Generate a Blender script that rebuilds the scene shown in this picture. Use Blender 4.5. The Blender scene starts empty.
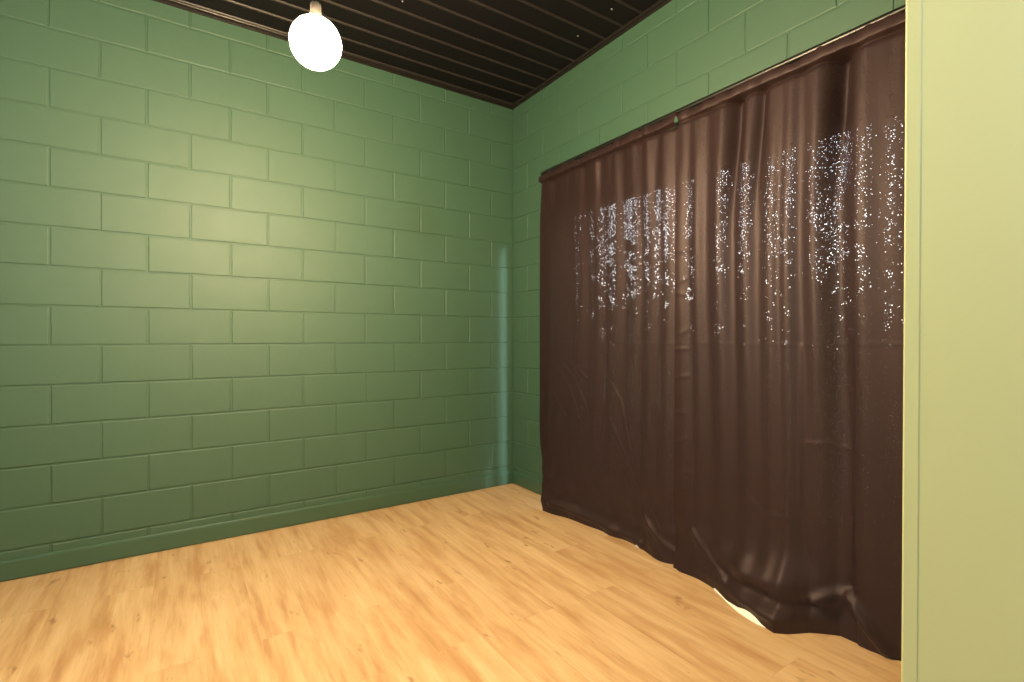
import bpy, bmesh, math, random
import numpy as np
from mathutils import Vector, Matrix

random.seed(7)
rng = np.random.default_rng(7)
SC = bpy.context.scene
COL = SC.collection

# ------------------------------------------------------------------ room dimensions (metres)
# corner of the room at the origin; back wall = plane y 0, curtain wall = plane x 0, floor z 0
CEIL = 3.063
COURSE = 0.2          # block course height (190 + 10 joint)
BLOCK = 0.4           # block length
ROW0 = 0.144          # first bed joint
JOINT0 = 0.207        # first perpend from the corner
X_LEFT, Y_NEAR = -3.9, -6.2
WIN_Y0, WIN_Y1, WIN_H = -0.61, -2.88, 2.10

# ------------------------------------------------------------------ helpers
def link_mesh(name, me, mats, parent=None, loc=None):
    o = bpy.data.objects.new(name, me)
    COL.objects.link(o)
    for m in (mats if isinstance(mats, (list, tuple)) else [mats]):
        me.materials.append(m)
    if loc: o.location = loc
    if parent: o.parent = parent
    return o

def obj_bm(name, bm, mats, parent=None, smooth=False, loc=None):
    me = bpy.data.meshes.new(name)
    bmesh.ops.recalc_face_normals(bm, faces=bm.faces)
    bm.to_mesh(me); bm.free()
    if smooth:
        for p in me.polygons: p.use_smooth = True
    return link_mesh(name, me, mats, parent, loc)

def structure(o):
    o['kind'] = 'structure'
    return o

def tag(o, label, cat, group=None):
    o['label'] = label; o['category'] = cat
    if group: o['group'] = group
    return o

def empty(name, loc):
    o = bpy.data.objects.new(name, None); COL.objects.link(o)
    o.location = loc; o.empty_display_size = 0.1
    return o

def box(bm, x0, x1, y0, y1, z0, z1, bevel=0.0):
    vs = [bm.verts.new((x, y, z)) for x in (x0, x1) for y in (y0, y1) for z in (z0, z1)]
    fs = [bm.faces.new([vs[i] for i in q]) for q in
          ((0,1,3,2),(4,6,7,5),(0,4,5,1),(2,3,7,6),(0,2,6,4),(1,5,7,3))]
    if bevel:
        es = list({e for f in fs for e in f.edges})
        bmesh.ops.bevel(bm, geom=es, offset=bevel, segments=2, affect='EDGES', profile=0.6)

def lathe(bm, prof, seg=48, c=(0,0,0)):
    rings = []
    for r, z in prof:
        if r < 1e-6: rings.append([bm.verts.new((c[0], c[1], c[2]+z))])
        else: rings.append([bm.verts.new((c[0]+r*math.cos(2*math.pi*i/seg), c[1]+r*math.sin(2*math.pi*i/seg), c[2]+z)) for i in range(seg)])
    for a, b in zip(rings, rings[1:]):
        for i in range(seg):
            j = (i+1) % seg
            if len(a) == 1 and len(b) == 1: continue
            if len(a) == 1: bm.faces.new((a[0], b[i], b[j]))
            elif len(b) == 1: bm.faces.new((a[i], a[j], b[0]))
            else: bm.faces.new((a[i], a[j], b[j], b[i]))

def tube(bm, pts, r, seg=16):
    pts = [Vector(p) for p in pts]; rings = []
    up = Vector((0.13, 0.21, 0.97)).normalized()
    for i, p in enumerate(pts):
        d = (pts[min(i+1, len(pts)-1)] - pts[max(i-1, 0)]).normalized()
        a = d.cross(up).normalized(); b = d.cross(a)
        rings.append([bm.verts.new(p + r*(a*math.cos(2*math.pi*k/seg)+b*math.sin(2*math.pi*k/seg))) for k in range(seg)])
    for A, B in zip(rings, rings[1:]):
        for k in range(seg): bm.faces.new((A[k], A[(k+1)%seg], B[(k+1)%seg], B[k]))
    bm.faces.new(rings[0]); bm.faces.new(rings[-1])

# ------------------------------------------------------------------ materials
class NT:
    def __init__(s, name):
        s.m = bpy.data.materials.new(name); s.m.use_nodes = True
        s.t = s.m.node_tree; s.t.nodes.clear()
        s.out = s.n('ShaderNodeOutputMaterial')
    def n(s, typ, **kw):
        nd = s.t.nodes.new(typ)
        for k, v in kw.items():
            if k.startswith('_'): setattr(nd, k[1:], v)
            else: nd.inputs[k.replace('__', ' ')].default_value = v
        return nd
    def l(s, a, b): s.t.links.new(a, b)
    def math(s, op, a, b=None, c=None, clamp=False):
        nd = s.n('ShaderNodeMath', _operation=op, _use_clamp=clamp)
        for i, v in enumerate((a, b, c)):
            if v is None: continue
            if isinstance(v, (int, float)): nd.inputs[i].default_value = v
            else: s.l(v, nd.inputs[i])
        return nd.outputs[0]
    def ramp(s, fac, stops, interp='LINEAR'):
        nd = s.n('ShaderNodeValToRGB'); cr = nd.color_ramp; cr.interpolation = interp
        while len(cr.elements) < len(stops): cr.elements.new(0.5)
        for e, (p, c) in zip(cr.elements, stops):
            e.position = p; e.color = (*c, 1) if len(c) == 3 else c
        s.l(fac, nd.inputs[0]); return nd.outputs[0]
    def mixc(s, fac, a, b, mode='MIX'):
        nd = s.n('ShaderNodeMix', _data_type='RGBA', _blend_type=mode)
        for sock, v in ((nd.inputs['Factor'], fac), (nd.inputs[6], a), (nd.inputs[7], b)):
            if isinstance(v, (int, float)): sock.default_value = v
            elif isinstance(v, tuple): sock.default_value = (*v, 1)
            else: s.l(v, sock)
        return nd.outputs[2]
    def coords(s, scale=(1,1,1)):
        tc = s.n('ShaderNodeTexCoord'); mp = s.n('ShaderNodeMapping')
        mp.inputs['Scale'].default_value = scale
        s.l(tc.outputs['Object'], mp.inputs['Vector']); return mp.outputs[0]
    def noise(s, vec, scale, detail=3, rough=0.5, out=0):
        nd = s.n('ShaderNodeTexNoise', Scale=scale, Detail=detail, Roughness=rough)
        s.l(vec, nd.inputs['Vector']); return nd.outputs[out]
    def bump(s, h, strength=0.3, dist=0.01, normal=None):
        nd = s.n('ShaderNodeBump', Strength=strength, Distance=dist)
        s.l(h, nd.inputs['Height'])
        if normal: s.l(normal, nd.inputs['Normal'])
        return nd.outputs[0]
    def done(s, shader): s.l(shader, s.out.inputs['Surface']); return s.m

PAINT = (0.032, 0.092, 0.056)

def paint_mat(name, col, rough, block=False):
    t = NT(name); v = t.coords()
    big = t.noise(v, 2.2, 3)
    c = t.mixc(t.math('MULTIPLY', big, 0.5), tuple(x*0.93 for x in col), tuple(min(1, x*1.10) for x in col))
    p = t.n('ShaderNodeBsdfPrincipled', Roughness=rough)
    p.inputs['Specular IOR Level'].default_value = 0.85
    t.l(c, p.inputs['Base Color'])
    r = t.math('MULTIPLY_ADD', t.noise(v, 9, 3), 0.12, rough-0.06)
    t.l(r, p.inputs['Roughness'])
    if block:
        b1 = t.bump(t.noise(v, 160, 3, 0.6), 0.10, 0.002)
        b2 = t.bump(t.noise(v, 14, 2), 0.16, 0.006, b1)
        t.l(b2, p.inputs['Normal'])
    else:
        b1 = t.bump(t.noise(v, 130, 3, 0.6), 0.06, 0.002)
        t.l(b1, p.inputs['Normal'])
    return t.done(p.outputs[0])

M_BLOCK = paint_mat('green_block_paint', PAINT, 0.62, True)
M_PLASTER = paint_mat('green_plaster_paint', PAINT, 0.50)
M_LIT_GREEN = paint_mat('green_paint_lit_pale', (0.54, 0.54, 0.285), 0.50)  # wall green paled in colour to carry the strong light on the return wall
M_TRIMPAINT = paint_mat('green_skirting_paint', tuple(x*0.97 for x in PAINT), 0.42)

def plain(name, col, rough, metal=0.0, spec=0.5):
    t = NT(name); v = t.coords()
    p = t.n('ShaderNodeBsdfPrincipled', Roughness=rough, Metallic=metal)
    p.inputs['Specular IOR Level'].default_value = spec
    c = t.mixc(t.noise(v, 30, 2), tuple(x*0.92 for x in col), tuple(min(1, x*1.08) for x in col))
    t.l(c, p.inputs['Base Color'])
    return t.done(p.outputs[0])

M_CEIL = plain('dark_ribbed_metal', (0.0055, 0.0046, 0.0062), 0.5, 0.0, 0.15)
M_RIB = plain('dark_rib_edge_metal', (0.016, 0.0125, 0.0135), 0.38, 0.0, 0.38)
M_CORNICE = plain('dark_angle_metal', (0.012, 0.010, 0.010), 0.28)
M_SCREW = plain('zinc_screw', (0.5, 0.5, 0.48), 0.35, 0.8)
M_ROD = plain('black_rod_metal', (0.006, 0.006, 0.006), 0.35)
M_ALU = plain('dark_window_aluminium', (0.02, 0.02, 0.02), 0.4)
M_WHITE = plain('white_lining_cloth', (0.86, 0.84, 0.80), 0.7)
M_CAULK = plain('pale_filler', (0.7, 0.62, 0.5), 0.7)
M_GROUND = plain('dark_asphalt', (0.012, 0.012, 0.012), 0.95, 0.0, 0.1)

def floor_mat():
    t = NT('oak_vinyl_planks')
    tc = t.n('ShaderNodeTexCoord'); sp = t.n('ShaderNodeSeparateXYZ'); t.l(tc.outputs['Object'], sp.inputs[0])
    cb = t.n('ShaderNodeCombineXYZ'); t.l(sp.outputs[1], cb.inputs[0]); t.l(sp.outputs[0], cb.inputs[1])
    br = t.n('ShaderNodeTexBrick', Scale=1.0)
    br.offset = 0.37; br.offset_frequency = 2
    br.inputs['Brick Width'].default_value = 1.22; br.inputs['Row Height'].default_value = 0.182
    br.inputs['Mortar Size'].default_value = 0.0007; br.inputs['Mortar Smooth'].default_value = 0.1
    br.inputs['Color1'].default_value = (0,0,0,1); br.inputs['Color2'].default_value = (1,1,1,1)
    br.inputs['Mortar'].default_value = (0.5,0.5,0.5,1); br.inputs['Bias'].default_value = 0.0
    t.l(cb.outputs[0], br.inputs['Vector'])
    rnd = t.n('ShaderNodeSeparateColor'); t.l(br.outputs['Color'], rnd.inputs[0]); rnd = rnd.outputs[0]
    # grain coordinates: stretched along the plank (y), shifted from plank to plank
    off = t.n('ShaderNodeCombineXYZ'); t.l(t.math('MULTIPLY', rnd, 37.0), off.inputs[0]); t.l(t.math('MULTIPLY', rnd, 91.0), off.inputs[1]); t.l(t.math('MULTIPLY', rnd, 13.0), off.inputs[2])
    def gv(sx, sy):
        mp = t.n('ShaderNodeMapping'); mp.inputs['Scale'].default_value = (sx, sy, 1)
        t.l(tc.outputs['Object'], mp.inputs['Vector'])
        ad = t.n('ShaderNodeVectorMath', _operation='ADD'); t.l(mp.outputs[0], ad.inputs[0]); t.l(off.outputs[0], ad.inputs[1])
        return ad.outputs[0]
    fine = t.noise(gv(75, 4.5), 1.0, 5, 0.65)
    streak = t.noise(gv(17, 1.7), 1.0, 4, 0.6)
    mb = t.n('ShaderNodeMapping'); mb.inputs['Scale'].default_value = (8.0, 1.6, 1); t.l(tc.outputs['Object'], mb.inputs['Vector'])
    blotch = t.noise(mb.outputs[0], 1.0, 4, 0.55)
    knots = t.noise(gv(15, 5.5), 1.0, 3, 0.6)
    col = t.ramp(streak, [(0.30, (0.43, 0.25, 0.125)), (0.47, (0.545, 0.365, 0.20)), (0.66, (0.62, 0.445, 0.265))])
    tint = t.ramp(rnd, [(0.0, (0.92, 0.89, 0.86)), (0.5, (0.99, 0.98, 0.97)), (1.0, (1.03, 1.03, 1.02))])
    col = t.mixc(1.0, col, tint, 'MULTIPLY')
    dark = t.ramp(blotch, [(0.54, (0,0,0)), (0.66, (1,1,1))])
    col = t.mixc(t.math('MULTIPLY', dark, 0.52), col, (0.40, 0.215, 0.095))
    kn = t.ramp(knots, [(0.66, (0,0,0)), (0.72, (1,1,1))])
    col = t.mixc(t.math('MULTIPLY', kn, 0.6), col, (0.20, 0.10, 0.045))
    fg = t.ramp(fine, [(0.34, (0.80, 0.77, 0.73)), (0.52, (1,1,1))])
    col = t.mixc(0.55, col, fg, 'MULTIPLY')
    col = t.mixc(t.math('MULTIPLY', br.outputs['Fac'], 0.25), col, (0.20, 0.11, 0.05))
    p = t.n('ShaderNodeBsdfPrincipled'); t.l(col, p.inputs['Base Color'])
    t.l(t.math('MULTIPLY_ADD', fine, 0.12, 0.38), p.inputs['Roughness'])
    p.inputs['Specular IOR Level'].default_value = 0.4
    b = t.bump(fine, 0.08, 0.001)
    b = t.bump(t.math('SUBTRACT', 1.0, br.outputs['Fac']), 0.25, 0.001, b)
    t.l(b, p.inputs['Normal'])
    return t.done(p.outputs[0])
M_FLOOR = floor_mat()

def curtain_mat(name, holes=True):
    t = NT(name); v = t.coords()
    weave = t.noise(t.coords((1, 420, 420)), 1.0, 2)
    mott = t.noise(v, 7, 3)
    c = t.mixc(mott, (0.0125, 0.0053, 0.0064), (0.0170, 0.0076, 0.0089))
    p = t.n('ShaderNodeBsdfPrincipled', Roughness=0.54)
    p.inputs['Specular IOR Level'].default_value = 0.36
    p.inputs['Sheen Weight'].default_value = 0.02
    p.inputs['Sheen Roughness'].default_value = 0.5
    p.inputs['Sheen Tint'].default_value = (0.85, 0.62, 0.52, 1)
    p.inputs['Specular Tint'].default_value = (1.0, 0.84, 0.88, 1)
    t.l(c, p.inputs['Base Color'])
    wr = t.noise(t.coords((1, 9, 5)), 1.6, 4, 0.55)
    b = t.bump(weave, 0.05, 0.001); b = t.bump(wr, 0.22, 0.012, b)
    t.l(b, p.inputs['Normal'])
    pr = p
    # the reverse of the cloth is a pale lining
    geo = t.n('ShaderNodeNewGeometry'); lin = t.n('ShaderNodeBsdfDiffuse'); lin.inputs[0].default_value = (0.72, 0.71, 0.68, 1)
    two = t.n('ShaderNodeMixShader'); t.l(geo.outputs['Backfacing'], two.inputs[0]); t.l(p.outputs[0], two.inputs[1]); t.l(lin.outputs[0], two.inputs[2])
    p = two
    tr = t.n('ShaderNodeBsdfTranslucent'); tr.inputs[0].default_value = (0.55, 0.36, 0.27, 1)
    mx = t.n('ShaderNodeMixShader'); mx.inputs[0].default_value = 0.03
    t.l(p.outputs[0], mx.inputs[1]); t.l(tr.outputs[0], mx.inputs[2])
    if not holes: return t.done(mx.outputs[0])
    # worn pinholes in the weave that let daylight through as sparkle
    vo = t.n('ShaderNodeTexVoronoi', Scale=250.0, Randomness=1.0); t.l(v, vo.inputs['Vector'])
    dot = t.math('LESS_THAN', vo.outputs['Distance'], 0.40)
    rs = t.n('ShaderNodeSeparateColor'); t.l(vo.outputs['Color'], rs.inputs[0])
    dens = t.n('ShaderNodeAttribute', _attribute_name='open_weave').outputs['Fac']
    keep = t.math('LESS_THAN', rs.outputs[0], t.math('MULTIPLY_ADD', dens, 0.85, 0.006))
    mask = t.math('MULTIPLY', dot, keep)
    # each broken thread catches the light its own way
    dv = t.n('ShaderNodeVectorMath', _operation='SUBTRACT'); t.l(vo.outputs['Color'], dv.inputs[0]); dv.inputs[1].default_value = (0.5, 0.5, 0.5)
    sc = t.n('ShaderNodeVectorMath', _operation='SCALE'); t.l(dv.outputs[0], sc.inputs[0]); t.l(t.math('MULTIPLY', mask, 1.2), sc.inputs['Scale'])
    av = t.n('ShaderNodeVectorMath', _operation='ADD'); t.l(b, av.inputs[0]); t.l(sc.outputs[0], av.inputs[1])
    nv = t.n('ShaderNodeVectorMath', _operation='NORMALIZE'); t.l(av.outputs[0], nv.inputs[0]); t.l(nv.outputs[0], pr.inputs['Normal'])
    hole = t.math('MULTIPLY', mask, t.math('MULTIPLY', t.math('POWER', rs.outputs[1], 1.8), 0.85))
    tp = t.n('ShaderNodeBsdfTransparent')
    m2 = t.n('ShaderNodeMixShader'); t.l(hole, m2.inputs[0]); t.l(mx.outputs[0], m2.inputs[1]); t.l(tp.outputs[0], m2.inputs[2])
    return t.done(m2.outputs[0])
M_CURTAIN = curtain_mat('brown_satin')
M_POCKET = curtain_mat('brown_satin_heading', False)

def glass_mat():
    t = NT('window_glass')
    tp = t.n('ShaderNodeBsdfTransparent'); gl = t.n('ShaderNodeBsdfGlossy', Roughness=0.02)
    mx = t.n('ShaderNodeMixShader'); mx.inputs[0].default_value = 0.05; t.l(tp.outputs[0], mx.inputs[1]); t.l(gl.outputs[0], mx.inputs[2])
    return t.done(mx.outputs[0])
M_GLASS = glass_mat()

LAMP_COL = (1.0, 0.74, 0.42)
LAMP1 = 1570.0
def globe_mat(name, strength, col=LAMP_COL):
    t = NT(name)
    e = t.n('ShaderNodeEmission', Strength=strength); e.inputs[0].default_value = (*col, 1)
    return t.done(e.outputs[0])
M_GLOBE = globe_mat('lit_opal_globe', LAMP1)
M_LAMPBLACK = plain('black_lamp_fitting', (0.02, 0.018, 0.017), 0.4)

# ------------------------------------------------------------------ block walls
def block_wall(name, length, to_world, parity, holes=(), mortar=0.0045, thick=0.19):
    """face of painted blockwork; s runs along the wall from the corner, z up, d into the wall"""
    bm = bmesh.new()
    def V(s, z, d): return bm.verts.new(to_world(s, z, d))
    def face(s0, s1, z0, z1):
        if s1-s0 < 0.02 or z1-z0 < 0.02: return
        g = 0.0035; lift = random.uniform(-0.0008, 0.0008)
        dep = mortar*random.uniform(0.75, 1.15)
        per = []
        def walk(a, b):
            n = max(2, int(math.dist(a, b)/0.03))
            for k in range(n): per.append((a[0]+(b[0]-a[0])*k/n, a[1]+(b[1]-a[1])*k/n))
        c = [(s0+g, z0+g), (s1-g, z0+g), (s1-g, z1-g), (s0+g, z1-g)]
        for i in range(4): walk(c[i], c[(i+1) % 4])
        cs, cz = (s0+s1)/2, (z0+z1)/2
        inn, mid, out = [], [], []
        for (s, z) in per:
            js, jz = random.gauss(0, 0.0007), random.gauss(0, 0.0007)
            ds = (1 if cs > s else -1) * (abs(abs(s-cs)-(s1-s0)/2+g) < 1e-6)
            dz = (1 if cz > z else -1) * (abs(abs(z-cz)-(z1-z0)/2+g) < 1e-6)
            out.append(V(s+js*0.4, z+jz*0.4, dep+0.001))
            mid.append(V(s+ds*0.0012+js, z+dz*0.0012+jz, 0.0016+lift))
            inn.append(V(s+ds*0.0045+js, z+dz*0.0045+jz, lift))
        n = len(per)
        for A, B in ((out, mid), (mid, inn)):
            for k in range(n): bm.faces.new((A[k], A[(k+1)%n], B[(k+1)%n], B[k]))
        bm.faces.new(inn)
    rows = [0.0, ROW0] + [ROW0+COURSE*k for k in range(1, 15)] + [CEIL+0.02]
    for ri, (z0, z1) in enumerate(zip(rows, rows[1:])):
        band = ri-6               # band 0 sits on the bed joint at eye level
        st = []
        i0 = 1 if (band % 2 == parity) else 0
        st = [0.0] + [JOINT0+0.2*i for i in range(i0, 60, 2) if JOINT0+0.2*i < length] + [length]
        for s0, s1 in zip(st, st[1:]):
            pieces = [(s0, s1, z0, z1)]
            for (h0, h1, hz) in holes:
                nxt = []
                for (a, b, c, d) in pieces:
                    if b <= h0 or a >= h1 or c >= hz: nxt.append((a, b, c, d)); continue
                    if a < h0: nxt.append((a, h0, c, d))
                    if b > h1: nxt.append((h1, b, c, d))
                    if d > hz: nxt.append((max(a, h0), min(b, h1), hz, d))
                pieces = nxt
            for p in pieces: face(*p)
    # the mortar plane and the wall's thickness behind the faces
    def slab(s0, s1, z0, z1):
        vs = [V(s, z, d) for s in (s0, s1) for z in (z0, z1) for d in (mortar, thick)]
        for q in ((0,1,3,2),(4,6,7,5),(0,4,5,1),(2,3,7,6),(0,2,6,4),(1,5,7,3)): bm.faces.new([vs[i] for i in q])
    if holes:
        h0, h1, hz = holes[0]
        slab(-0.19, h0, -0.05, CEIL+0.02); slab(h1, length, -0.05, CEIL+0.02); slab(h0, h1, hz, CEIL+0.02)
    else:
        slab(-0.19, length, -0.05, CEIL+0.02)
    return structure(obj_bm(name, bm, M_BLOCK))

block_wall('wall_back', -X_LEFT, lambda s, z, d: (-s, d, z), 0)
block_wall('wall_right', -Y_NEAR, lambda s, z, d: (d, -s, z), 1, holes=((-WIN_Y0, -WIN_Y1, WIN_H),), thick=0.12)

bm = bmesh.new(); box(bm, X_LEFT-0.19, X_LEFT, Y_NEAR, 0.19, -0.05, CEIL+0.02)
structure(obj_bm('wall_left', bm, M_PLASTER))
bm = bmesh.new(); box(bm, X_LEFT-0.19, 0.19, Y_NEAR-0.19, Y_NEAR, -0.05, CEIL+0.02)
structure(obj_bm('wall_front', bm, M_PLASTER))

# the short return wall beside the camera, its end very slightly out of plumb, with an eased corner
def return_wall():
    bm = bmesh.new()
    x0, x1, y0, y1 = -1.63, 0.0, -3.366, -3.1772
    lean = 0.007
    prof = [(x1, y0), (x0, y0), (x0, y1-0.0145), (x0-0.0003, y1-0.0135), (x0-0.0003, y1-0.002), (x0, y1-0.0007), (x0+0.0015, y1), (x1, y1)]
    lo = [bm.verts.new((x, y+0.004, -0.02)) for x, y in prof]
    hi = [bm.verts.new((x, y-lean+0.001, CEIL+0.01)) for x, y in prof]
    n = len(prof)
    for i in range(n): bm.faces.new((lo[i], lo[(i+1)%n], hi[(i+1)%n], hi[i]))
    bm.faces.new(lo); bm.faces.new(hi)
    return structure(obj_bm('wall_return', bm, M_LIT_GREEN))
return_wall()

# ------------------------------------------------------------------ floor, ceiling, trims
bm = bmesh.new(); box(bm, X_LEFT-0.1, 0.02, Y_NEAR-0.1, 0.1, -0.06, 0.0)
structure(obj_bm('floor', bm, M_FLOOR))

def ceiling():
    """dark metal lining: wide pans parted by slim raised ribs that run along the back wall"""
    bm = bmesh.new()
    ys = []
    y = 0.10
    prof = [(0.19, CEIL, 0)]
    k = -1
    while True:
        c = -0.187+0.15 - 0.15*k - 0.15
        if c < Y_NEAR-0.1: break
        prof += [(c+0.0085, CEIL, 0), (c+0.0055, CEIL-0.007, 1), (c+0.0025, CEIL-0.0095, 1), (c-0.0025, CEIL-0.0095, 1), (c-0.0055, CEIL-0.007, 1), (c-0.0085, CEIL, 1)]
        k += 1
    prof.append((Y_NEAR-0.19, CEIL, 0))
    xa, xb = X_LEFT-0.19, 0.19
    A = [bm.verts.new((xa, p[0], p[1])) for p in prof]; B = [bm.verts.new((xb, p[0], p[1])) for p in prof]
    for i in range(len(prof)-1):
        f = bm.faces.new((A[i], A[i+1], B[i+1], B[i])); f.material_index = prof[i+1][2]
    ta = [bm.verts.new((x, yy, CEIL+0.12)) for x, yy in ((xa, 0.19), (xa, Y_NEAR-0.19), (xb, Y_NEAR-0.19), (xb, 0.19))]
    bm.faces.new(ta)
    bm.faces.new([ta[0]]+A+[ta[1]]); bm.faces.new([ta[3]]+B+[ta[2]])
    bm.faces.new((A[0], B[0], ta[3], ta[0])); bm.faces.new((A[-1], B[-1], ta[2], ta[1]))
    return structure(obj_bm('ceiling', bm, [M_CEIL, M_RIB]))
ceil = ceiling()
for (x, y) in ((-1.218, -0.715), (-0.196, -1.313), (-0.19, -1.014)):
    bm = bmesh.new()
    lathe(bm, [(0, 0.0), (0.0055, 0.0), (0.0055, -0.0025), (0.004, -0.0045), (0, -0.005)], 12, (x, y, CEIL))
    obj_bm('screw', bm, M_SCREW, ceil, True)

# dark metal angle where walls meet the ceiling
def angle(name, p, q, inward):
    bm = bmesh.new()
    prof = [(0, 0), (0, -0.026), (0.003, -0.028), (0.007, -0.026), (0.009, -0.012), (0.024, -0.0095), (0.028, -0.012), (0.030, -0.009), (0.030, 0)]
    p, q, n = Vector(p), Vector(q), Vector(inward)
    A = [bm.verts.new(p+n*a+Vector((0,0,b))) for a, b in prof]; B = [bm.verts.new(q+n*a+Vector((0,0,b))) for a, b in prof]
    m = len(prof)
    for i in range(m): bm.faces.new((A[i], A[(i+1)%m], B[(i+1)%m], B[i]))
    bm.faces.new(A); bm.faces.new(B)
    return structure(obj_bm(name, bm, M_CORNICE))
angle('trim_1', (0, 0, CEIL), (X_LEFT, 0, CEIL), (0, -1, 0))
angle('trim_2', (0, 0, CEIL), (0, -3.175, CEIL), (-1, 0, 0))

def skirting(name, p, q, inward):
    bm = bmesh.new()
    prof = [(0.0, 0.004), (0.009, 0.004), (0.010, 0.008), (0.010, 0.088), (0.008, 0.097), (0.004, 0.101), (0, 0.102)]
    p, q, n = Vector(p), Vector(q), Vector(inward)
    A = [bm.verts.new(p+n*a+Vector((0,0,b))) for a, b in prof]; B = [bm.verts.new(q+n*a+Vector((0,0,b))) for a, b in prof]
    m = len(prof)
    for i in range(m): bm.faces.new((A[i], A[(i+1)%m], B[(i+1)%m], B[i]))
    bm.faces.new(A); bm.faces.new(B)
    return structure(obj_bm(name, bm, M_TRIMPAINT))
skirting('baseboard_back', (0, 0, 0), (X_LEFT, 0, 0), (0, -1, 0))
skirting('baseboard_right', (0, 0, 0), (0, WIN_Y0+0.02, 0), (-1, 0, 0))
# ------------------------------------------------------------------ window behind the curtains
def window():
    w = empty('window_1', (0.045, (WIN_Y0+WIN_Y1)/2, 0)); w['kind'] = 'structure'
    L = WIN_Y0-WIN_Y1
    bm = bmesh.new()
    for (a, b, c, d) in ((-L/2, -L/2+0.05, 0.0, WIN_H), (L/2-0.05, L/2, 0.0, WIN_H), (-L/2+0.05, L/2-0.05, WIN_H-0.05, WIN_H), (-L/2+0.05, L/2-0.05, 0.0, 0.06), (-0.03, 0.03, 0.06, WIN_H-0.05)):
        box(bm, -0.04, 0.04, a, b, c, d, 0.003)
    obj_bm('frame', bm, M_ALU, w)
    for (a, b) in ((-L/2+0.05, -0.03), (0.03, L/2-0.05)):
        bm = bmesh.new(); box(bm, -0.003, 0.003, a, b, 0.06, WIN_H-0.05)
        obj_bm('pane', bm, M_GLASS, w)
window()
bm = bmesh.new(); box(bm, 0.11, 14.0, -14.0, 9.0, -0.20, -0.06)
structure(obj_bm('ground', bm, M_GROUND))

def added_hedge():  # unseen leaves added so daylight through the curtain fades toward the horizon
    r = np.random.default_rng(5); bm = bmesh.new()
    box(bm, 4.2, 5.2, -14.0, 9.0, -0.06, 1.0)
    for k in range(9000):
        z = 0.3+1.0*abs(r.normal(0, 1.0))+0.25*r.random()
        if z > 3.6: continue
        c = Vector((r.uniform(3.9, 5.2), r.uniform(-13.5, 8.5), z))
        a = Vector(r.normal(0, 1, 3)).normalized(); b = a.cross(Vector(r.normal(0, 1, 3))).normalized()
        L, W = r.uniform(0.10, 0.22), r.uniform(0.05, 0.10)
        vs = [bm.verts.new(c+a*p*L+b*q*W) for p, q in ((-1, 0), (-0.2, 0.8), (1, 0), (-0.2, -0.8))]
        bm.faces.new(vs)
    return structure(obj_bm('added_hedge', bm, plain('dark_leaves', (0.02, 0.035, 0.015), 0.7)))
added_hedge()

# ------------------------------------------------------------------ curtain rod
ROD_X, ROD_Z = -0.15, 2.327
def rod():
    r = empty('curtain_rod', (0, -0.55, ROD_Z))
    tag(r, 'black metal rod on the right wall from which the two dark curtains hang', 'curtain rod')
    bm = bmesh.new()
    y = -0.575
    pts = [(ROD_X, -3.16-(-0.55), 0)] + [(ROD_X, yy+0.55, 0) for yy in np.arange(-3.1, y-0.03, 0.1)]
    for a in np.linspace(0, math.pi/2, 8):
        pts.append((ROD_X+0.03*(1-math.cos(a)), y-0.03+0.03*math.sin(a)+0.55, 0))
    pts.append((-0.004, y+0.55, 0))
    tube(bm, pts, 0.0135)
    obj_bm('pole', bm, M_ROD, r, True)
    bm = bmesh.new()
    box(bm, -0.006, 0.0, -0.045, -0.005, -0.03, 0.03, 0.002)
    obj_bm('wall_plate', bm, M_ROD, r)
rod()

# ------------------------------------------------------------------ curtains
HEM = np.array([(-0.50,-0.198),(-0.66,-0.194),(-0.80,-0.163),(-0.95,-0.135),(-1.133,-0.116),(-1.30,-0.10),(-1.386,-0.10),(-1.46,-0.118),(-1.575,-0.136),
                (-1.735,-0.134),(-1.87,-0.158),(-2.02,-0.206),(-2.14,-0.256),(-2.24,-0.282),(-2.308,-0.284),(-2.345,-0.245),(-2.384,-0.175),(-2.464,-0.108),(-2.57,-0.107),(-2.66,-0.085),(-3.2,-0.09)])
HY, HX = HEM[::-1, 0], HEM[::-1, 1]

def sstep(a, b, x):
    t = np.clip((x-a)/(b-a), 0, 1); return t*t*(3-2*t)

def smooth_noise(y, z, sy, sz, seed):
    r = np.random.default_rng(seed); out = np.zeros_like(y)
    for _ in range(14):
        ky, kz = r.normal(0, sy), r.normal(0, sz)
        out += np.sin(ky*y+kz*z+r.uniform(0, 6.28))
    return out/math.sqrt(14)

def ridge(y, z, pts, amp, sig):
    best = np.full(y.shape, 9.0)
    for (a, b), (c, d) in zip(pts, pts[1:]):
        vy, vz = c-a, d-b; L = vy*vy+vz*vz
        t = np.clip(((y-a)*vy+(z-b)*vz)/L, 0, 1)
        best = np.minimum(best, np.hypot(y-a-t*vy, z-b-t*vz))
    return amp*np.exp(-(best/sig)**2)

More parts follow.
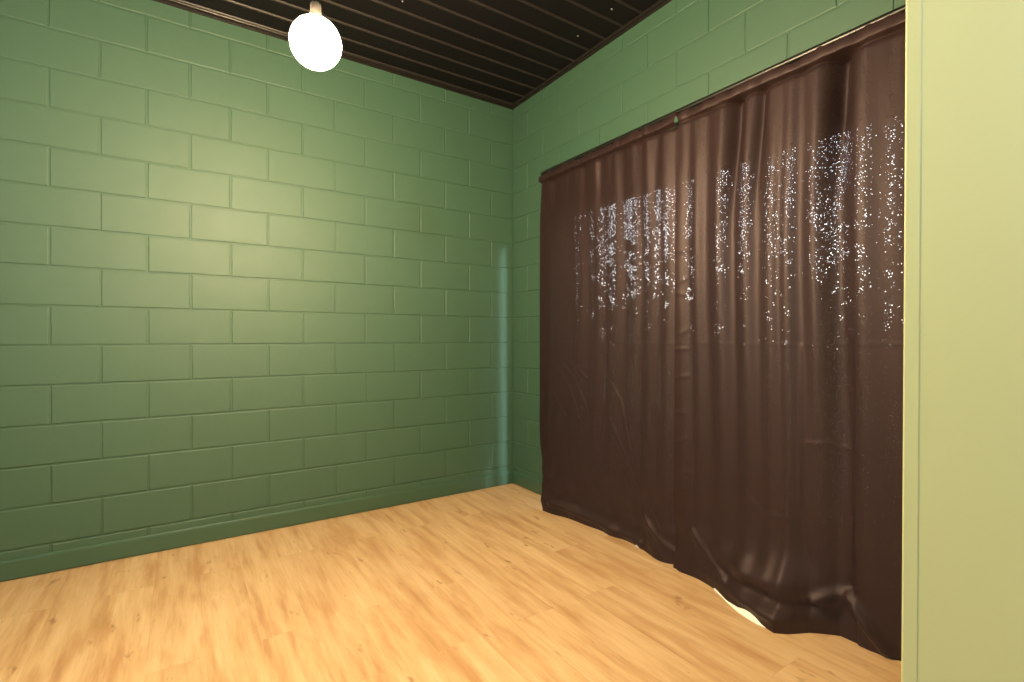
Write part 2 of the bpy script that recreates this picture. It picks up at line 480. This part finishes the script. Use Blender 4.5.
# (y, depth toward the room, half width, fade): folds of each panel
FOLDS_L = [(-0.70,.006,.05),(-0.83,-.008,.03),(-0.955,.012,.035),(-1.05,-.012,.03),(-1.13,.010,.03),(-1.20,-.014,.026),(-1.275,.014,.035),(-1.36,-.014,.024),(-1.425,.012,.026),(-1.485,-.012,.02),(-1.535,.010,.022),(-1.60,-.010,.02),(-1.66,.014,.022),(-1.715,-.004,.02)]
FOLDS_R = [(-1.76,.006,.02),(-1.81,-.012,.018),(-1.855,.010,.018),(-1.91,-.012,.022),(-1.983,.022,.030),(-2.048,-.026,.028),(-2.112,.022,.028),(-2.165,-.010,.022),(-2.225,.018,.026),(-2.26,-.008,.014),(-2.297,.018,.022),(-2.345,-.014,.025),(-2.408,.030,.034),(-2.480,-.050,.036),(-2.556,.024,.040),(-2.66,.010,.05),(-2.74,-.015,.04),(-2.82,.015,.04)]

def curtain_surface(Y, Z, folds, seed, ztop):
    fscale = 0.45 if seed == 21 else 0.68
    hemx = np.interp(Y, HY, HX)
    # hangs straight from the rod, swings to the hem line near the floor
    lin = np.clip(1-Z/ztop, 0, 1)
    w = 0.25*lin + 0.75*(1-sstep(0.0, 0.36, Z))
    x = ROD_X*(1-w) + hemx*w
    F = np.zeros_like(Y)
    drift = 0.010*smooth_noise(Y*0+0.3, Z, 1, 2.2, seed+5)
    for (yc, a, s) in folds: F += a*np.exp(-((Y+drift-yc)/(1.45*s))**2)
    F = F*fscale
    amp = (0.55+0.45*sstep(0.3, 1.5, Z))*(0.45+0.55*sstep(0, 0.6, ztop-Z))*sstep(0.0, 0.35, Z+0.06)
    x = x - F*amp
    top = sstep(1.55, 2.15, Z)
    for (yc, a, s) in ((-1.17,.004,.03),(-1.35,.005,.03),(-1.585,.012,.034),(-2.052,.040,.03),(-2.17,.02,.02),(-2.478,.060,.034)):
        x = x + top*a*np.exp(-((Y+drift+0.05*(Z-2.2)-yc)/s)**2)*(0 if seed == 21 and yc < -1.7 else 1)
    # soft secondary undulation, tighter near the gathered heading
    x = x - 0.0035*smooth_noise(Y, Z, 26, 2.0, seed)
    x = x - 0.0022*sstep(ztop-0.30, ztop, Z)*smooth_noise(Y, Z, 60, 5, seed+1)
    # crumpling just above the floor
    low = 1-sstep(0.05, 0.45, Z)
    x = x - low*0.011*smooth_noise(Y, Z, 14, 22, seed+2)
    x = x - (1-sstep(0.3, 1.1, Z))*0.0022*smooth_noise(Y, Z, 22, 18, seed+3)
    # fold lines left from the packet: a level crease across both panels
    x = x - 0.0014*np.exp(-((Z-1.153-0.003*np.sin(Y*9))/0.0045)**2)
    return x

def grid_mesh(name, X, Y, Z, mat, parent, off, weave=None):
    nz, ny = X.shape
    me = bpy.data.meshes.new(name)
    co = np.stack([X-off[0], Y-off[1], Z-off[2]], -1).reshape(-1, 3)
    idx = np.arange(nz*ny).reshape(nz, ny)
    q = np.stack([idx[:-1,:-1], idx[:-1,1:], idx[1:,1:], idx[1:,:-1]], -1).reshape(-1, 4)
    me.from_pydata(co.tolist(), [], q.tolist())
    me.polygons.foreach_set('use_smooth', np.ones(len(q), bool))
    if weave is not None:
        a = me.attributes.new('open_weave', 'FLOAT', 'POINT')
        a.data.foreach_set('value', np.ascontiguousarray(weave, dtype=np.float32).reshape(-1))
    me.update()
    return link_mesh(name, me, mat, parent)

# bands of thin, worn-open weave: (y, half width, openness)
OPEN_WEAVE = [(-0.975,.025,.3),(-1.10,.02,.35),(-1.19,.03,.55),(-1.275,.035,.8),(-1.42,.055,1.0),(-1.535,.022,.7),(-1.605,.018,1.0),(-1.665,.018,.9),(-1.71,.014,.8),
              (-1.80,.025,.55),(-1.87,.03,.8),(-1.985,.022,.6),(-2.10,.022,.7),(-2.215,.02,.5),(-2.255,.02,.35),(-2.297,.018,.55),(-2.40,.03,.45),(-2.47,.04,.65),(-2.56,.025,.4),(-2.655,.03,.35),(-2.72,.03,.35)]
POCK0, POCK1 = 2.262, 2.314
def curtain(y_left, y_right, folds, seed, label, extra, left_edge, right_edge, zhem):
    """left_edge / right_edge: functions z -> y of the two borders; extra: added relief; zhem: hem height over y"""
    off = (ROD_X, (y_left+y_right)/2, 0)
    c = empty('curtain', off)
    tag(c, label, 'curtain', 'dark curtains on the right wall')
    ny = int((y_left-y_right)/0.006); nz = 330
    u = np.linspace(0, 1, ny)[None, :]; v = np.linspace(0, 1, nz)[:, None]
    v = v**1.15
    ymid = y_left+(y_right-y_left)*u
    z0 = zhem(ymid)
    Z = z0+(POCK0-z0)*v
    L, R = left_edge(Z), right_edge(Z)
    Y = L+(R-L)*u
    X = curtain_surface(Y, Z, folds, seed, POCK0)-extra(Y, Z)
    # the seam under the heading pinches the cloth in
    if y_left > -1: X = X + 0.020*sstep(-1.60, -1.74, Y) + 0.05*sstep(-0.95, -0.50, Y)*sstep(0.1, 0.6, Z)*sstep(2.25, 1.9, Z)
    X = X + 0.006*np.exp(-((Z-POCK0)/0.010)**2)
    wob = Y+0.008*smooth_noise(Y*0+0.5, Z, 1, 3.0, seed+4)
    weave = np.zeros_like(Y)
    for (yc, wd, a) in OPEN_WEAVE: weave = np.maximum(weave, a*np.exp(-(np.abs(wob-yc)/wd)**2.5))
    weave = weave*0.8*sstep(0.25, 0.95, Z)
    grid_mesh('drape', X, Y, Z, M_CURTAIN, c, off, weave)
    # rod pocket: gathered sleeve over the front of the rod
    nzp = 26
    t = np.linspace(0, 1, nzp)[:, None]
    ruff = 0.006*smooth_noise(ymid, ymid*0, 90, 0, seed+9)+0.004*smooth_noise(ymid, ymid*0, 30, 0, seed+8)
    zt = POCK1+ruff
    Zp = POCK0-0.002+(zt-POCK0)*t
    Lp, Rp = left_edge(Zp), right_edge(Zp)
    Yp = Lp+(Rp-Lp)*u
    base = curtain_surface(Yp, Zp*0+POCK0, folds, seed, POCK0)-extra(Yp, Zp*0+POCK0)+0.006
    front = ROD_X-0.0165-0.004*np.sin(np.pi*t)-0.0018*smooth_noise(Yp, Zp, 85, 22, seed+6)
    k = sstep(0.0, 0.30, t)
    Xp = base*(1-k)+np.minimum(front, ROD_X-0.0145)*k
    grid_mesh('rod_pocket', Xp, Yp, Zp, M_POCKET, c, off)
    return c, off

def lerp(z, a, b): return a+(b-a)*np.clip(z/POCK1, 0, 1)

def extra_left(Y, Z):
    e = 0
    for pts in ([(-0.76,0.98),(-0.90,0.84),(-0.98,0.66)], [(-0.83,1.0),(-0.97,0.87),(-1.05,0.72)], [(-0.72,0.80),(-0.84,0.67)], [(-0.92,1.02),(-1.04,0.93)], [(-1.20,1.0),(-1.33,0.82),(-1.40,0.55)], [(-1.25,0.70),(-1.45,0.36),(-1.62,0.16)]):
        e = e+ridge(Y, Z, pts, 0.0045, 0.0075)
    e = e+ridge(Y, Z, [(-0.74,0.08),(-0.95,0.065),(-1.2,0.045),(-1.45,0.03)], 0.020, 0.022)+ridge(Y, Z, [(-1.50,0.20),(-1.60,0.12),(-1.72,0.06)], 0.014, 0.018)
    return e

def extra_right(Y, Z):
    lean = sstep(-2.0, -1.70, Y)*0.014                        # lies over its neighbour
    e = lean
    for i, zz in enumerate(np.array([0.42, 0.5, 0.66, 0.80, 0.97, 1.13, 1.19, 1.40, 1.46, 1.62])):        # puckers of the side hem
        e = e+ridge(Y, Z, [(-1.735, zz+0.01*math.sin(i*2.1)), (-1.80-0.02*math.sin(i*1.7), zz+0.018*math.sin(i*3.3)+0.012)], 0.0025, 0.010)
    # pooled roll of cloth and the twist beside it
    m = np.exp(-((Y+2.20)/0.17)**2)
    e = e+m*(0.026*np.exp(-((Z-0.17)/0.04)**2)-0.022*np.exp(-((Z-0.105)/0.024)**2)+0.020*np.exp(-((Z-0.055)/0.022)**2))
    e = e+ridge(Y, Z, [(-2.41,0.135),(-2.455,0.165),(-2.50,0.185),(-2.56,0.115),(-2.62,0.03)], 0.042, 0.026)
    e = e-ridge(Y, Z, [(-2.36,0.10),(-2.44,0.12),(-2.51,0.22)], 0.014, 0.018)
    e = e+ridge(Y, Z, [(-1.83,0.23),(-1.93,0.13),(-2.02,0.08)], 0.014, 0.016)
    e = e-0.010*sstep(-2.535, -2.520, Y)*(1-sstep(0.9, 1.3, Z))*sstep(-2.36, -2.46, -Y*-1)*1.0
    e = e+ridge(Y, Z, [(-2.37,0.755),(-2.44,0.765),(-2.53,0.745)], 0.0035, 0.008)
    e = e+ridge(Y, Z, [(-2.345,1.14),(-2.345,0.5)], 0.003, 0.008)
    e = e+ridge(Y, Z, [(-2.10,0.50),(-2.20,0.42),(-2.30,0.44)], 0.004, 0.012)
    return e

def zhem_left(y): return -0.006+0.004*np.exp(-((y+1.25)/0.16)**2)+0.016*np.exp(-((y+1.405)/0.02)**2)
def zhem_right(y): return -0.002+0.010*np.exp(-((y+1.735)/0.025)**2)+0.013*np.exp(-((y+2.14)/0.09)**2)

left_c, _ = curtain(-0.58, -1.748, FOLDS_L, 21,
    'dark brown satin curtain hanging beside the room corner, straight edged, next to the block wall',
    extra_left, lambda z: np.interp(z, [0, .5, 2.2], [-.656, -.582, -.578])+0.074*sstep(0.1, 0.6, z)*sstep(2.25, 1.9, z), lambda z: -1.748+0.024*np.exp(-((z-2.262)/0.045)**2), zhem_left)
right_c, roff = curtain(-1.729, -3.12, FOLDS_R, 33,
    'dark brown satin curtain beside the pale return wall, deeply folded, hem pooling on the floor',
    extra_right, lambda z: lerp(z, -1.722, -1.727)-0.024*np.exp(-((z-2.265)/0.045)**2), lambda z: -3.12+0*z, zhem_right)

# white lining that peeks out under the pooled hem
def lining():
    n = 60
    yy = np.linspace(-1.96, -2.31, n)
    hx = np.interp(yy, HY, HX)
    bm = bmesh.new()
    rows = []
    for k, (dx, z) in enumerate(((0.012, 0.05), (0.004, 0.022), (-0.003, 0.006), (-0.010, 0.0025), (-0.014, 0.001))):
        row = []
        for i, (y, x) in enumerate(zip(yy, hx)):
            s = math.sin(math.pi*i/(n-1))**0.7
            row.append(bm.verts.new((x+dx*(s if dx < 0 else 1)+(1-s)*0.008-roff[0], y-roff[1], z)))
        rows.append(row)
    for A, B in zip(rows, rows[1:]):
        for i in range(n-1): bm.faces.new((A[i], A[i+1], B[i+1], B[i]))
    o = obj_bm('lining', bm, M_WHITE, right_c, True)
    o['label'] = 'white lining edge showing below the hem'
lining()

# ------------------------------------------------------------------ lamps
def pendant(loc, label, mat, R=0.077):
    x, y, z = loc
    p = empty('pendant_lamp', (x, y, CEIL)); tag(p, label, 'lamp', 'white globe lamps')
    d = z-CEIL
    bm = bmesh.new()
    a0 = 0.30
    prof = [(0, -R)]+[(R*math.sin(a), -R*math.cos(a)) for a in np.linspace(0.08, math.pi-a0, 40)]
    lathe(bm, [(r, d+zz) for r, zz in prof], 64)
    obj_bm('globe', bm, mat, p, True)
    bm = bmesh.new(); rt = R*math.sin(a0); zt = d+R*math.cos(a0)
    lathe(bm, [(0, zt-0.004), (rt*1.05, zt-0.006), (rt*1.08, zt+0.006), (rt*0.75, zt+0.022), (rt*0.7, zt+0.05), (0.008, zt+0.06), (0, zt+0.06)], 32)
    obj_bm('socket', bm, M_LAMPBLACK, p, True)
    bm = bmesh.new(); tube(bm, [(0,0,zt+0.055), (0,0,(zt+0.055-0.02)/2), (0,0,-0.02)], 0.004, 10)
    obj_bm('cord', bm, M_LAMPBLACK, p, True)
    bm = bmesh.new(); lathe(bm, [(0, -0.028), (0.02, -0.028), (0.05, -0.018), (0.055, -0.004), (0.055, 0), (0, 0)], 32)
    obj_bm('canopy', bm, M_LAMPBLACK, p, True)
    return p
pendant((-1.900, -1.721, CEIL-0.95), 'glowing white globe lamp hanging from the dark ceiling near the block wall', M_GLOBE)

FILL_LAMP = 420.0  # added lamp, unseen, that brightens the return wall and foreground
if FILL_LAMP:
    pendant((-3.2, -3.75, CEIL-0.80), 'added white globe lamp out of view, lighting the return wall and foreground', globe_mat('added_fill_globe', FILL_LAMP, (0.84, 1.0, 0.98)))

# ------------------------------------------------------------------ daylight
SKY = 1.2
w = bpy.data.worlds.new('sky'); SC.world = w; w.use_nodes = True
nt = w.node_tree; bg = nt.nodes['Background']
sky = nt.nodes.new('ShaderNodeTexSky'); sky.sky_type = 'NISHITA'; sky.sun_disc = False
sky.sun_elevation = math.radians(38); sky.sun_rotation = math.radians(250); sky.dust_density = 2.0
mx = nt.nodes.new('ShaderNodeMix'); mx.data_type = 'RGBA'; mx.inputs['Factor'].default_value = 0.85
bw = nt.nodes.new('ShaderNodeRGBToBW'); nt.links.new(sky.outputs[0], bw.inputs[0])
nt.links.new(sky.outputs[0], mx.inputs[6]); nt.links.new(bw.outputs[0], mx.inputs[7])      # thin cloud whitens the blue
nt.links.new(mx.outputs[2], bg.inputs[0]); bg.inputs[1].default_value = SKY

sl = bpy.data.lights.new('sun', 'SUN'); sl.energy = 11.0; sl.color = (0.72, 0.95, 1.0); sl.angle = math.radians(9)
so = bpy.data.objects.new('sun', sl); COL.objects.link(so); so.location = (3, -8, 4)
so.rotation_euler = Vector((-0.070, 1.0, -0.12)).to_track_quat('-Z', 'Y').to_euler()

# ------------------------------------------------------------------ camera
cam = bpy.data.cameras.new('camera'); co = bpy.data.objects.new('camera', cam); COL.objects.link(co)
cam.sensor_width = 36.0; cam.lens = 500.33*36/1024; cam.clip_start = 0.02
yaw, pit, rol = math.radians(33.627), math.radians(-0.263), math.radians(-0.058)
f = Vector((math.sin(yaw)*math.cos(pit), math.cos(yaw)*math.cos(pit), math.sin(pit)))
r = Vector((math.cos(yaw), -math.sin(yaw), 0)); u = r.cross(f)
r2 = r*math.cos(rol)+u*math.sin(rol); u2 = u*math.cos(rol)-r*math.sin(rol)
mw = Matrix((r2, u2, -f)).transposed().to_4x4(); mw.translation = (-2.2632, -3.3873, 1.1765)
co.matrix_world = mw
SC.camera = co

SC.view_settings.view_transform = 'Standard'; SC.view_settings.look = 'None'
SC.view_settings.gamma = 1.0; SC.view_settings.use_curve_mapping = False
SC.view_settings.exposure = 0.0
